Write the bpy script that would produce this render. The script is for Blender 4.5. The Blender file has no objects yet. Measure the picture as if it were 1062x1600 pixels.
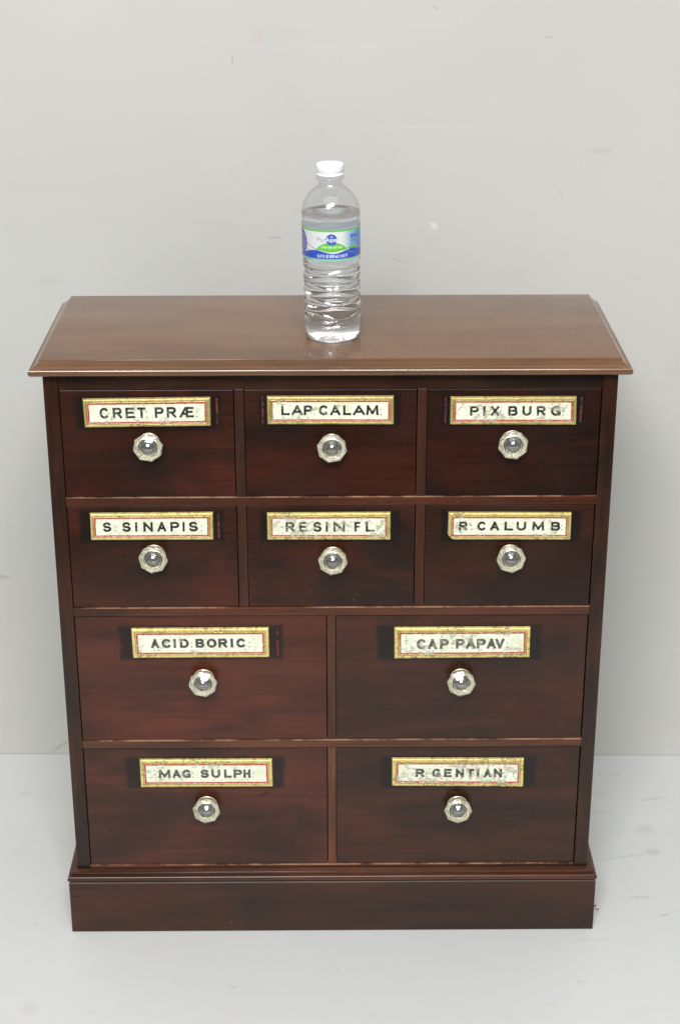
import bpy, bmesh, math, random
import numpy as np
from mathutils import Vector, Matrix

scene = bpy.context.scene
# ---------------------------------------------------------------- camera
cam_data = bpy.data.cameras.new('camera')
cam = bpy.data.objects.new('camera', cam_data)
scene.collection.objects.link(cam)
right = Vector((0.99997407, -0.00708289, -0.00129801))
up = Vector((0.00395198, 0.38913422, 0.92117259))
fwd = Vector((0.00601946, 0.92115384, -0.38915212))
m = Matrix((right, up, -fwd)).transposed().to_4x4()
m.translation = Vector((-0.0018, -1.71714, 1.26362))
cam.matrix_world = m
cam_data.sensor_fit = 'VERTICAL'
cam_data.sensor_height = 24.0
cam_data.lens = 2704.4 / 1600 * 24.0
cam_data.clip_start = 0.05
cam_data.clip_end = 100
scene.camera = cam

# ---------------------------------------------------------------- light
world = bpy.data.worlds.new('World')
scene.world = world
world.use_nodes = True
wn = world.node_tree
bg = wn.nodes['Background']
bg.inputs['Color'].default_value = (0.97, 0.985, 1.0, 1)
bg.inputs['Strength'].default_value = 0.32

def lamp(name, loc, target, sx, sy, power, color):
    d = bpy.data.lights.new(name, 'AREA')
    d.shape = 'RECTANGLE'
    d.size, d.size_y, d.energy, d.color = sx, sy, power, color
    o = bpy.data.objects.new(name, d)
    scene.collection.objects.link(o)
    o.location = loc
    o.rotation_euler = (Vector(target) - Vector(loc)).to_track_quat('-Z', 'Y').to_euler()
    return o
lamp('softbox_left', (-0.62, -3.1, 3.0), (-0.05, 0.1, 0.4), 0.9, 1.0, 104, (1.0, 0.99, 0.97))
lamp('softbox_right', (0.38, -2.8, 3.3), (0.05, 0.1, 0.4), 0.8, 1.0, 74, (1.0, 0.99, 0.97))
lamp('overhead_fill', (0.0, -1.9, 3.5), (0.0, -0.9, 0.0), 3.2, 2.4, 40, (0.98, 0.99, 1.0))  # unseen fill added in place of light bouncing off a ceiling

vs = scene.view_settings
scene.display_settings.display_device = 'sRGB'
vs.view_transform = 'Standard'
vs.look = 'None'
vs.exposure = 0.0
vs.gamma = 1.0
vs.use_curve_mapping = False
scene.cycles.max_bounces = 20
scene.cycles.transmission_bounces = 18
scene.cycles.transparent_max_bounces = 16
scene.cycles.glossy_bounces = 8
scene.cycles.diffuse_bounces = 5
scene.cycles.use_denoising = True
scene.cycles.sample_clamp_indirect = 30

# ---------------------------------------------------------------- helpers
def lin(r, g, b):
    f = lambda c: (c / 255 / 12.92) if c / 255 <= 0.04045 else ((c / 255 + 0.055) / 1.055) ** 2.4
    return (f(r), f(g), f(b), 1.0)

def tag(o, label=None, cat=None, group=None, kind=None):
    if label: o['label'] = label
    if cat: o['category'] = cat
    if group: o['group'] = group
    if kind: o['kind'] = kind
    return o

def link(name, mesh, mat=None, parent=None, loc=None):
    o = bpy.data.objects.new(name, mesh)
    scene.collection.objects.link(o)
    if mat is not None and mesh is not None and not mesh.materials:
        mesh.materials.append(mat)
    if parent is not None: o.parent = parent
    if loc is not None: o.location = loc
    return o

def from_bm(name, bm, smooth=False):
    bmesh.ops.recalc_face_normals(bm, faces=bm.faces)
    me = bpy.data.meshes.new(name)
    bm.to_mesh(me); bm.free()
    if smooth:
        for p in me.polygons: p.use_smooth = True
    return me

def box_mesh(name, x0, x1, y0, y1, z0, z1, bev=0.0006, seg=2):
    bm = bmesh.new()
    bmesh.ops.create_cube(bm, size=1)
    for v in bm.verts:
        v.co = Vector(((x0 + x1) / 2 + v.co.x * (x1 - x0), (y0 + y1) / 2 + v.co.y * (y1 - y0), (z0 + z1) / 2 + v.co.z * (z1 - z0)))
    if bev > 0:
        bmesh.ops.bevel(bm, geom=bm.edges[:], offset=bev, segments=seg, affect='EDGES', profile=0.5)
    return from_bm(name, bm)

def soft(me, deg=38):
    me.set_sharp_from_angle(angle=math.radians(deg))
    return me

class NT:
    """small node-building helper"""
    def __init__(self, name):
        self.mat = bpy.data.materials.new(name)
        self.mat.use_nodes = True
        self.t = self.mat.node_tree
        self.bsdf = self.t.nodes['Principled BSDF']
        self.out = self.t.nodes['Material Output']
    def n(self, typ, **kw):
        nd = self.t.nodes.new(typ)
        for k, v in kw.items(): setattr(nd, k, v)
        return nd
    def l(self, a, b): self.t.links.new(a, b)
    def coords(self, scale=(1, 1, 1), loc=(0, 0, 0), kind='Object'):
        tc = self.n('ShaderNodeTexCoord'); mp = self.n('ShaderNodeMapping')
        mp.inputs['Scale'].default_value = scale
        mp.inputs['Location'].default_value = loc
        self.l(tc.outputs[kind], mp.inputs['Vector'])
        return mp.outputs['Vector']
    def noise(self, vec, scale, detail=4, rough=0.55, dist=0.0):
        nd = self.n('ShaderNodeTexNoise')
        nd.inputs['Scale'].default_value = scale
        nd.inputs['Detail'].default_value = detail
        nd.inputs['Roughness'].default_value = rough
        nd.inputs['Distortion'].default_value = dist
        self.l(vec, nd.inputs['Vector'])
        return nd.outputs['Fac']
    def ramp(self, fac, a, b, va=0.0, vb=1.0):
        nd = self.n('ShaderNodeMapRange')
        nd.interpolation_type = 'SMOOTHSTEP'
        nd.inputs['From Min'].default_value = a; nd.inputs['From Max'].default_value = b
        nd.inputs['To Min'].default_value = va; nd.inputs['To Max'].default_value = vb
        self.l(fac, nd.inputs['Value'])
        return nd.outputs['Result']
    def mix(self, fac, a, b, blend='MIX'):
        nd = self.n('ShaderNodeMix', data_type='RGBA', blend_type=blend)
        for key, val in (('Factor', fac), ('A', a), ('B', b)):
            s = [i for i in nd.inputs if i.name == key and (i.type == ('VALUE' if key == 'Factor' else 'RGBA'))][0]
            if hasattr(val, 'links') or isinstance(val, bpy.types.NodeSocket): self.l(val, s)
            else: s.default_value = val
        return [o for o in nd.outputs if o.type == 'RGBA'][0]
    def math(self, op, a, b=None, c=None):
        nd = self.n('ShaderNodeMath', operation=op)
        for i, val in enumerate((a, b, c)):
            if val is None: continue
            if isinstance(val, bpy.types.NodeSocket): self.l(val, nd.inputs[i])
            else: nd.inputs[i].default_value = val
        return nd.outputs[0]
    def bump(self, height, strength, dist=0.001):
        nd = self.n('ShaderNodeBump')
        nd.inputs['Strength'].default_value = strength
        nd.inputs['Distance'].default_value = dist
        self.l(height, nd.inputs['Height'])
        self.l(nd.outputs['Normal'], self.bsdf.inputs['Normal'])
        return nd
    def set(self, **kw):
        for k, v in kw.items():
            s = self.bsdf.inputs[k]
            if isinstance(v, bpy.types.NodeSocket): self.l(v, s)
            else: s.default_value = v

# ---------------------------------------------------------------- wood
def wood(name, dark, mid, red, red_amt=0.5, axis='x', seed=0, rough=0.3, dents=0.5, coat=0.0, streak=1.0, ior=1.43, edge_glint_z=None, ground=None):
    """polished mahogany: long soft figure, fine pores, cloudy stain, small dark dents and pale scratches"""
    w = NT(name)
    s = {'x': (1, 5, 5), 'y': (5, 1, 5), 'z': (5, 5, 1)}[axis]
    off = (seed * 1.37, seed * 2.11, seed * 0.73)
    v = w.coords(s, off)
    iso = w.coords((1, 1, 1), off)
    fig = w.noise(v, 3.2, 5, 0.6, 0.6)
    fine = {'x': (6, 190, 190), 'y': (190, 6, 190), 'z': (190, 190, 6)}[axis]
    vf = w.coords(fine, off)
    pores = w.noise(vf, 1.6, 3, 0.7)
    cloud = w.noise(w.coords(tuple(1 + 0.5 * (a > 1) for a in s), off), 7.5, 4, 0.55, 0.3)
    c = w.mix(w.ramp(fig, 0.36, 0.66), dark, mid)
    c = w.mix(w.math('MULTIPLY', w.ramp(cloud, 0.45, 0.68), red_amt), c, red)
    c = w.mix(w.ramp(pores, 0.52, 0.66, 0.0, 0.42 * streak), c, (dark[0] * 0.45, dark[1] * 0.4, dark[2] * 0.4, 1))
    med = w.noise(w.coords({'x': (3, 70, 70), 'y': (70, 3, 70), 'z': (70, 70, 3)}[axis], off), 1.3, 4, 0.65)
    c = w.mix(w.ramp(med, 0.42, 0.62, 0.0, 0.22 * streak), c, (dark[0] * 0.7, dark[1] * 0.65, dark[2] * 0.65, 1))
    if ground or edge_glint_z is not None:
        tco = w.n('ShaderNodeTexCoord'); sp = w.n('ShaderNodeSeparateXYZ'); w.l(tco.outputs['Object'], sp.inputs[0])
    if ground:      # the strip of black paint under the label: soft worn edges
        gx0, gx1, gz0, gz1 = ground
        wb = w.math('MULTIPLY', w.math('SUBTRACT', w.noise(iso, 45, 4), 0.5), 0.007)
        ex = w.math('SUBTRACT', w.math('ABSOLUTE', w.math('SUBTRACT', sp.outputs['X'], (gx0 + gx1) / 2)), (gx1 - gx0) / 2)
        ez = w.math('SUBTRACT', w.math('ABSOLUTE', w.math('SUBTRACT', sp.outputs['Z'], (gz0 + gz1) / 2)), (gz1 - gz0) / 2)
        ed = w.math('ADD', w.math('MAXIMUM', ex, ez), wb)
        c = w.mix(w.ramp(ed, -0.003, 0.003, 0.84, 0.0), c, w.mix(w.ramp(w.noise(iso, 70, 3), 0.5, 0.75, 0, 0.35), W(15, 12, 10), W(44, 22, 16)))
    if edge_glint_z is not None:  # pale line on the rail's top edge: bevel highlight painted into the colour
        edge_glint = w.math('MULTIPLY', w.ramp(sp.outputs['Z'], edge_glint_z - 0.0011, edge_glint_z - 0.0005), w.ramp(w.noise(w.coords((1, 1, 1), off), 22, 5, 0.7), 0.38, 0.6))
        c = w.mix(edge_glint, c, W(150, 112, 86))
    # grime and dents
    blot = w.noise(w.coords({'x': (1, 2.2, 2.2), 'y': (2.2, 1, 2.2), 'z': (2.2, 2.2, 1)}[axis], (seed * 3.1, 1, seed)), 26, 3, 0.5, 0.4)
    c = w.mix(w.ramp(blot, 0.68, 0.78, 0.0, dents), c, (0.008, 0.006, 0.006, 1))
    vo = w.n('ShaderNodeTexVoronoi'); vo.inputs['Scale'].default_value = 42
    w.l(iso, vo.inputs['Vector'])
    vo.inputs['Randomness'].default_value = 1
    fleck = w.ramp(vo.outputs['Distance'], 0.028, 0.055, 1.0, 0.0)
    gate = w.ramp(w.noise(iso, 15, 2), 0.56, 0.6)
    fk = w.math('MULTIPLY', fleck, gate)
    c = w.mix(w.math('MULTIPLY', fk, 0.35), c, (0.25, 0.17, 0.12, 1))
    rg = w.ramp(w.noise(iso, 9, 4, 0.6), 0.3, 0.75, rough - 0.07, rough + 0.1)
    w.set(**{'Base Color': c, 'Roughness': rg, 'IOR': ior, 'Coat Weight': coat, 'Coat Roughness': 0.12})
    h = w.math('ADD', w.math('MULTIPLY', pores, 0.25), w.math('MULTIPLY', w.noise(iso, 30, 3), 1.0))
    w.bump(w.math('SUBTRACT', h, w.math('MULTIPLY', fk, 1.2)), 0.07, 0.0005)
    return w.mat

def W(*c): return lin(*c)
case_wood = lambda n, ax, sd, **k: wood(n, W(28, 16, 8), W(55, 32, 18), W(72, 35, 19), 0.4, ax, sd, 0.28, 0.35, **k)

# ---------------------------------------------------------------- the backdrop: painted wall and floor
def backdrop(name, base, marks, plane, seed, rough, cloudamp=0.05):
    """marks: (a, b, half length, half width, angle deg, strength, colour)"""
    w = NT(name)
    iso = w.coords((1, 1, 1), (seed, seed * 2, 0))
    c1 = w.noise(iso, 2.3, 4, 0.5)
    c2 = w.noise(iso, 14, 5, 0.6)
    d = tuple(x * (1 - 2 * cloudamp) for x in base[:3]) + (1,)
    c = w.mix(w.ramp(c1, 0.3, 0.7), base, d)
    warm = w.noise(w.coords((1, 1, 1), (5 + seed, 3, 1)), 1.4, 2)
    c = w.mix(w.ramp(warm, 0.4, 0.65, 0, 0.5), c, (base[0] * 1.01, base[1] * 0.985, base[2] * 0.97, 1))
    c = w.mix(w.ramp(c2, 0.55, 0.78, 0, 0.28), c, tuple(x * 0.86 for x in base[:3]) + (1,))
    st = w.noise(w.coords((3, 40, 40) if plane == 'xz' else (4, 26, 1), (seed, 0, 0)), 1.2, 4, 0.6)
    c = w.mix(w.ramp(st, 0.62, 0.8, 0, 0.12), c, tuple(x * 0.7 for x in base[:3]) + (1,))
    # scattered scuffs
    vo = w.n('ShaderNodeTexVoronoi'); vo.inputs['Scale'].default_value = 1
    w.l(w.coords((5, 17, 17) if plane == 'xz' else (6, 15, 1), (seed * 3, 1, 2)), vo.inputs['Vector'])
    wob = w.noise(iso, 90, 3)
    dist = w.math('ADD', vo.outputs['Distance'], w.math('MULTIPLY', w.math('SUBTRACT', wob, 0.5), 0.16))
    sc = w.math('MULTIPLY', w.ramp(dist, 0.02, 0.10, 0.15, 0.0), w.ramp(w.noise(iso, 6, 2), 0.5, 0.6))
    c = w.mix(sc, c, tuple(x * 0.48 for x in base[:3]) + (1,))
    tc = w.n('ShaderNodeTexCoord'); sep = w.n('ShaderNodeSeparateXYZ'); w.l(tc.outputs['Object'], sep.inputs[0])
    A = sep.outputs['X']; B = sep.outputs['Z' if plane == 'xz' else 'Y']
    wob2 = w.math('MULTIPLY', w.math('SUBTRACT', w.noise(iso, 160, 3), 0.5), 1.5)
    for (a, b, hl, hw, ang, strength, col) in marks:
        ca, sa = math.cos(math.radians(ang)), math.sin(math.radians(ang))
        da = w.math('SUBTRACT', A, a); db = w.math('SUBTRACT', B, b)
        u = w.math('ADD', w.math('MULTIPLY', da, ca / hl), w.math('MULTIPLY', db, sa / hl))
        v = w.math('ADD', w.math('MULTIPLY', da, -sa / hw), w.math('MULTIPLY', db, ca / hw))
        r = w.math('ADD', w.math('ADD', w.math('MULTIPLY', u, u), w.math('MULTIPLY', v, v)), wob2)
        c = w.mix(w.ramp(r, 0.0, 1.3, strength * (0.55 if plane == 'xz' else 0.36), 0.0), c, col)
    w.set(**{'Base Color': c, 'Roughness': rough, 'IOR': 1.45})
    w.bump(w.math('ADD', w.noise(iso, 120, 4, 0.6), w.math('MULTIPLY', c1, 6)), 0.12, 0.0012)
    return w.mat

GR = W(120, 118, 112); DK = W(95, 92, 90); TAN = W(176, 160, 128); PALE = W(232, 230, 224); WARM = W(178, 170, 160)
wall_marks = [(-0.1155, 0.957, 0.006, 0.0013, 88, .75, GR), (-0.085, 0.984, 0.010, 0.009, 80, .3, TAN),
    (0.1254, 1.017, 0.005, 0.0012, -45, .6, GR), (0.15, 1.006, 0.003, 0.0015, 0, .5, WARM), (0.2835, 0.797, 0.009, 0.0014, -70, .8, WARM),
    (-0.1036, 0.776, 0.004, 0.0014, 85, .6, WARM), (-0.0678, 0.741, 0.010, 0.002, 0, .45, GR), (0.1285, 0.757, 0.0075, 0.0045, -60, .8, PALE),
    (0.1263, 0.762, 0.004, 0.0013, -60, .45, GR), (0.082, 0.713, 0.011, 0.0012, -22, .4, GR), (0.41, 0.151, 0.010, 0.002, -38, .75, WARM),
    (-0.0099, 0.87, 0.005, 0.0015, 0, .35, GR), (0.2593, 0.983, 0.006, 0.0014, 0, .4, GR), (0.3612, 0.877, 0.004, 0.003, 50, .45, WARM),
    (-0.4419, 0.275, 0.012, 0.004, 0, .5, GR), (0.11, 0.877, 0.075, 0.0014, 1, .22, PALE), (0.02, 0.973, 0.10, 0.0013, 2, .15, PALE),
    (-0.34, 0.121, 0.004, 0.005, 60, .5, TAN), (0.382, 0.072, 0.016, 0.006, 75, .35, WARM), (-0.38, 0.014, 0.02, 0.003, 35, .5, GR),
    (0.32, 0.03, 0.05, 0.012, 60, .25, WARM), (0.46, 0.045, 0.05, 0.012, 20, .2, WARM)]
floor_marks = [(-0.415, 0.298, 0.010, 0.006, 10, .45, GR), (-0.3825, 0.283, 0.004, 0.004, 0, .35, GR), (-0.40, 0.16, 0.03, 0.004, -30, .22, TAN),
    (0.4077, 0.2033, 0.016, 0.012, 20, .4, GR), (0.36, 0.29, 0.02, 0.006, 5, .28, GR), (0.41, 0.152, 0.010, 0.009, 20, .55, GR),
    (0.375, 0.142, 0.05, 0.0022, 14, .5, GR), (0.378, 0.0543, 0.018, 0.0035, 4, .5, GR), (0.40, 0.018, 0.008, 0.0028, 12, .8, GR),
    (0.435, 0.032, 0.035, 0.0014, 16, .45, GR), (0.43, 0.277, 0.02, 0.004, 12, .5, GR), (0.39, 0.34, 0.012, 0.005, 0, .45, GR),
    (0.0052, -0.084, 0.005, 0.0014, -30, .6, GR), (-0.113, -0.113, 0.004, 0.003, 0, .5, GR), (0.281, -0.107, 0.003, 0.003, 0, .6, GR),
    (-0.18, -0.0986, 0.003, 0.0014, 0, .6, GR), (-0.34, -0.148, 0.011, 0.012, 60, .45, TAN), (0.244, -0.145, 0.010, 0.0035, 10, .4, TAN),
    (-0.357, 0.006, 0.007, 0.0018, 50, .5, GR), (-0.415, 0.045, 0.006, 0.003, -20, .4, GR), (0.35, 0.245, 0.025, 0.004, 0, .3, GR),
    (-0.36, 0.10, 0.06, 0.003, 38, .18, PALE), (0.31, -0.03, 0.03, 0.004, 4, .25, GR), (-0.27, -0.155, 0.01, 0.0012, 0, .4, GR), (0.08, -0.10, 0.02, 0.0015, 8, .3, GR)]
wall_mat = backdrop('painted_wall', W(190, 190, 186), wall_marks, 'xz', 1.3, 0.62, 0.035)
floor_mat = backdrop('painted_floor', W(202, 204, 203), floor_marks, 'xy', 4.7, 0.5, 0.025)

floor = link('floor', box_mesh('floor', -2.2, 2.2, -0.95, 0.46, -0.02, 0.0, 0), floor_mat)
tag(floor, 'white painted floor with faint scuffs under the chest', kind='structure')
cw_ = NT('unseen_dark_floor'); cw_.set(**{'Base Color': cw_.mix(cw_.noise(cw_.coords(), 6, 5), W(58, 55, 52), W(72, 69, 65)), 'Roughness': 0.7})
ground = link('ground', box_mesh('ground', -4, 4, -5, 0.6, -0.12, -0.022, 0), cw_.mat)  # unseen dark floor, added so the upper drawers reflect less white
tag(ground, 'unseen dark floor added beyond the white boards', kind='structure')
bm = bmesh.new()
def wy(x): return 0.3957 - 0.0129 * x
pts = [(-3, wy(-3)), (3, wy(3)), (3, wy(3) + .05), (-3, wy(-3) + .05)]
lo = [bm.verts.new((x, y, 0.0006)) for x, y in pts]; hi = [bm.verts.new((x, y, 2.6)) for x, y in pts]
for i in range(4): bm.faces.new((lo[i], lo[(i + 1) % 4], hi[(i + 1) % 4], hi[i]))
bm.faces.new(lo[::-1]); bm.faces.new(hi)
wall = link('wall', from_bm('wall', bm), wall_mat)
tag(wall, 'pale warm grey painted wall with small scuffs behind the chest', kind='structure')

# ---------------------------------------------------------------- the chest
Wd, D = 0.300, 0.227
ZT = 0.7116
chest = bpy.data.objects.new('apothecary_chest', None)
scene.collection.objects.link(chest)
chest.empty_display_size = 0.1
tag(chest, 'dark mahogany apothecary chest of ten labelled drawers with faceted glass knobs', 'chest of drawers')

def sweep(name, profile, y_back, extra_top=None):
    """profile: list of (outset, z) from bottom to top, run round left, front and right with mitred corners; capped"""
    bm = bmesh.new()
    cols = []
    for o, z in profile:
        cols.append([bm.verts.new(p) for p in ((-Wd - o, y_back, z), (-Wd - o, -o, z), (Wd + o, -o, z), (Wd + o, y_back, z))])
    for a, b in zip(cols[:-1], cols[1:]):
        for i in range(3): bm.faces.new((a[i], a[i + 1], b[i + 1], b[i]))
    n = len(cols)
    bm.faces.new([cols[i][0] for i in range(n)] + [cols[i][3] for i in range(n - 1, -1, -1)])   # back
    bm.faces.new(cols[0][::-1]); bm.faces.new(cols[-1])
    return bm

top_profile = [(0.0, 0.6955), (0.0095, 0.6955), (0.0112, 0.6962), (0.0124, 0.6978), (0.0128, 0.6998), (0.0126, 0.7014), (0.0120, 0.7026), (0.0114, 0.7031),
               (0.0106, 0.7033), (0.0092, 0.7038), (0.0066, 0.7056), (0.0046, 0.7071), (0.0030, 0.7081), (0.0021, 0.7085), (0.0019, 0.7090), (0.0018, 0.7106), (0.0014, 0.7113), (0.0007, 0.7116)]
bm = sweep('top_board', top_profile, 0.239)
top_wood = wood('top_mahogany', W(92, 62, 38), W(110, 77, 48), W(112, 71, 42), 0.35, 'x', 3, 0.28, 0.08, coat=0.55, streak=0.4, ior=1.47)
link('top_board', soft(from_bm('top_board', bm, True)), top_wood, chest)

plinth_profile = [(0.0082, 0.0), (0.0096, 0.0012), (0.0096, 0.0688), (0.0088, 0.0700)]
mould_profile = [(0.0078, 0.0702), (0.0078, 0.0710), (0.0090, 0.0713), (0.0100, 0.0722), (0.0106, 0.0734), (0.0108, 0.0747), (0.0106, 0.0760), (0.0099, 0.0772), (0.0088, 0.0780), (0.0076, 0.0784), (0.0060, 0.0785),
                 (0.0060, 0.0795), (0.0068, 0.0798), (0.0072, 0.0806), (0.0072, 0.0816), (0.0066, 0.0826), (0.0056, 0.0831), (0.0040, 0.0834), (0.0, 0.0838)]
pw = wood('plinth_mahogany', W(42, 25, 16), W(58, 34, 21), (lin(74, 40, 25)), 0.35, 'x', 8, 0.4, 0.3)
link('plinth', from_bm('plinth', sweep('plinth', plinth_profile, D + .004)), pw, chest)
link('plinth_moulding', soft(from_bm('plinth_moulding', sweep('plinth_moulding', mould_profile, D + .004), True)), wood('moulding_mahogany', W(56, 34, 23), W(84, 50, 34), W(98, 54, 37), 0.4, 'x', 9, 0.22, 0.15), chest)

side_l = case_wood('side_mahogany_left', 'z', 11); side_r = case_wood('side_mahogany_right', 'z', 12)
XI = 0.2843
link('side_panel', box_mesh('side_panel', -Wd, -XI, 0, D, 0.0839, 0.6954, 0.0008), side_l, chest)
link('side_panel', box_mesh('side_panel', XI, Wd, 0, D, 0.0839, 0.6954, 0.0008), side_r, chest)
link('back_panel', box_mesh('back_panel', -XI, XI, D - 0.01, D - 0.002, 0.0839, 0.6954, 0), case_wood('back_mahogany', 'x', 14), chest)

rows = [(0.6777, 0.5561), (0.5458, 0.4244), (0.4141, 0.2563), (0.2461, 0.0880)]
rail_tone = [None, ((48, 25, 14), (76, 38, 22), (92, 40, 24)), ((54, 31, 19), (84, 46, 29), (98, 46, 29)), ((60, 36, 23), (94, 56, 36), (104, 54, 36)), ((50, 30, 22), (80, 46, 33), (90, 46, 33))]
rail_wood = lambda n, sd: wood(n, *[W(*c) for c in rail_tone[sd - 20]], 0.5, 'x', sd, 0.28, 0.25, edge_glint_z=rz[sd - 20][1])
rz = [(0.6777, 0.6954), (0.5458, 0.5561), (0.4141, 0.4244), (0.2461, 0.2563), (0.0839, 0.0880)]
for k, (a, b) in enumerate(rz):
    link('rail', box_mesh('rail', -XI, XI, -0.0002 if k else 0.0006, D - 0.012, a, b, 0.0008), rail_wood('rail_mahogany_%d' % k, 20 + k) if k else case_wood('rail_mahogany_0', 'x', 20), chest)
div_tone = [((36, 19, 11), (58, 30, 18), (74, 34, 20))] * 2 + [((44, 23, 14), (68, 36, 22), (84, 38, 24))] * 2 + [((58, 34, 21), (92, 56, 36), (106, 54, 36)), ((74, 44, 27), (112, 70, 46), (122, 66, 44))]
div = [(0, -0.1013, -0.0912), (0, 0.0909, 0.1011), (1, -0.1013, -0.0912), (1, 0.0909, 0.1011), (2, -0.0050, 0.0046), (3, -0.0050, 0.0046)]
for k, (r, a, b) in enumerate(div):
    link('divider', box_mesh('divider', a, b, 0.0009, D - 0.012, rows[r][1] + .0001, rows[r][0] - .0001, 0.0006),
         wood('divider_mahogany_%d' % k, *[W(*c) for c in div_tone[k]], 0.5, 'z', 30 + k, 0.36, 0.25), chest)

# ---------------------------------------------------------------- stroke lettering (used for flat print only)
def arc(cx, cy, rx, ry, a0, a1, n=14):
    return [(cx + rx * math.cos(math.radians(a0 + (a1 - a0) * i / n)), cy + ry * math.sin(math.radians(a0 + (a1 - a0) * i / n))) for i in range(n + 1)]
G = {
 'A': [[(0, 0), (.5, 1), (1, 0)], [(.2, .3), (.8, .3)]],
 'B': [[(0, 0), (0, 1), (.6, 1)] + arc(.6, .76, .33, .24, 90, -90) + [(0, .52)], [(.6, .52)] + arc(.62, .26, .38, .26, 90, -90) + [(0, 0)]],
 'C': [arc(.52, .5, .52, .5, 48, 312, 22)],
 'D': [[(0, 0), (0, 1), (.45, 1)] + arc(.45, .5, .55, .5, 90, -90, 18) + [(0, 0)]],
 'E': [[(1, 1), (0, 1), (0, 0), (1, 0)], [(0, .52), (.88, .52)]],
 'F': [[(1, 1), (0, 1), (0, 0)], [(0, .5), (.85, .5)]],
 'G': [arc(.52, .5, .52, .5, 48, 330, 22), [(.97, .02), (.97, .40), (.70, .40)]],
 'H': [[(0, 0), (0, 1)], [(1, 0), (1, 1)], [(0, .5), (1, .5)]],
 'I': [[(.5, 0), (.5, 1)]],
 'L': [[(0, 1), (0, 0), (1, 0)]],
 'M': [[(0, 0), (.06, 1), (.5, .12), (.94, 1), (1, 0)]],
 'N': [[(0, 0), (0, 1), (1, 0), (1, 1)]],
 'O': [arc(.5, .5, .5, .5, 0, 360, 26)],
 'P': [[(0, 0), (0, 1), (.6, 1)] + arc(.6, .73, .4, .27, 90, -90) + [(0, .46)]],
 'Q': [arc(.5, .5, .5, .5, 0, 360, 26), [(.6, .3), (1, -.05)]],
 'R': [[(0, 0), (0, 1), (.6, 1)] + arc(.6, .74, .37, .26, 90, -90) + [(0, .48)], [(.5, .48), (1, 0)]],
 'S': [arc(.5, .75, .43, .25, 25, 270, 14) + arc(.5, .25, .47, .25, 90, -155, 14)],
 'T': [[(0, 1), (1, 1)], [(.5, 1), (.5, 0)]],
 'U': [[(0, 1), (0, .45)] + arc(.5, .45, .5, .45, 180, 360, 16) + [(1, 1)]],
 'V': [[(0, 1), (.5, 0), (1, 1)]],
 'W': [[(0, 1), (.27, 0), (.5, .9), (.73, 0), (1, 1)]],
 'X': [[(0, 0), (1, 1)], [(0, 1), (1, 0)]],
 'Z': [[(0, 1), (1, 1), (0, 0), (1, 0)]],
 '\u00c6': [[(0, 0), (.42, 1), (1, 1)], [(.52, 1), (.52, 0), (1, 0)], [(.15, .3), (.52, .3)], [(.52, .53), (.92, .53)]],
 ':': [[(.5, .02), (.5, .06)], [(.5, .55), (.5, .59)]],
 '.': [[(.5, .0), (.5, .05)]],
 '0': [arc(.5, .5, .45, .5, 0, 360, 20)], '1': [[(.25, .8), (.55, 1), (.55, 0)]],
 '5': [[(.9, 1), (.15, 1), (.1, .55)] + arc(.48, .32, .45, .32, 120, -150, 14)],
 '6': [[(.75, 1), (.15, .45)] + arc(.5, .3, .42, .3, 160, -200, 20)],
 '9': [[(.25, 0), (.85, .55)] + arc(.5, .7, .42, .3, -20, 340, 20)],
 '(': [arc(1.0, .5, .7, .65, 130, 230, 8)], ')': [arc(0, .5, .7, .65, 50, -50, 8)],
 'u': [[(0, .65), (0, .25)] + arc(.45, .25, .45, .25, 180, 360, 8), [(.9, .65), (.9, 0)]],
 'r': [[(0, 0), (0, .65)], arc(.5, .3, .5, .33, 180, 60, 6)],
 'q': [arc(.42, .32, .42, .32, 0, 360, 14), [(.85, .65), (.85, -.35)]],
 'a': [arc(.42, .32, .42, .32, 0, 360, 14), [(.85, .65), (.85, 0)]],
 'm': [[(0, 0), (0, .62)], [(0, .45)] + arc(.25, .4, .25, .22, 180, 0, 6) + [(.5, 0)], [(.5, .4)] + arc(.75, .4, .25, .22, 180, 0, 6) + [(1, 0)]],
 '|': [[(.5, -.1), (.5, 1.1)]],
}
def seg_dist(X, Y, strokes, square=False):
    d = np.full(X.shape, 1e9)
    for st in strokes:
        for (x0, y0), (x1, y1) in zip(st[:-1], st[1:]):
            vx, vy = x1 - x0, y1 - y0
            L = vx * vx + vy * vy + 1e-12
            if square and L > 1e-9:      # square-cut stroke ends
                ln = math.sqrt(L)
                al = ((X - x0) * vx + (Y - y0) * vy) / ln; pe = np.abs((X - x0) * vy - (Y - y0) * vx) / ln
                d = np.minimum(d, np.maximum(pe, np.maximum(-al, al - ln)))
                continue
            t = np.clip(((X - x0) * vx + (Y - y0) * vy) / L, 0, 1)
            d = np.minimum(d, np.hypot(X - x0 - t * vx, Y - y0 - t * vy))
    return d
def glyph(X, Y, ch, x0, x1, yb, h, th, square=False):
    """coverage (0..1) of glyph ch whose inked box is x0..x1, yb..yb+h, in the units of X and Y"""
    if ch in ':.I|': mx0 = mx1 = None
    w = (x1 - x0) - th; hh = h - th
    st = [[(x0 + th / 2 + px * w, yb + th / 2 + py * hh) for px, py in s] for s in G[ch]]
    return seg_dist(X, Y, st, square and ch not in ':.') - th / 2
def words(X, Y, txt, x0, yb, h, adv, gw, th):
    d = np.full(X.shape, 1e9); x = x0
    for ch in txt:
        if ch != ' ': d = np.minimum(d, glyph(X, Y, ch, x, x + gw * (0.3 if ch in '.:|' else 0.5 if ch in '()' else 1), yb, h, th))
        x += adv * (0.5 if ch in '.:|() ' else 1)
    return d

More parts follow.
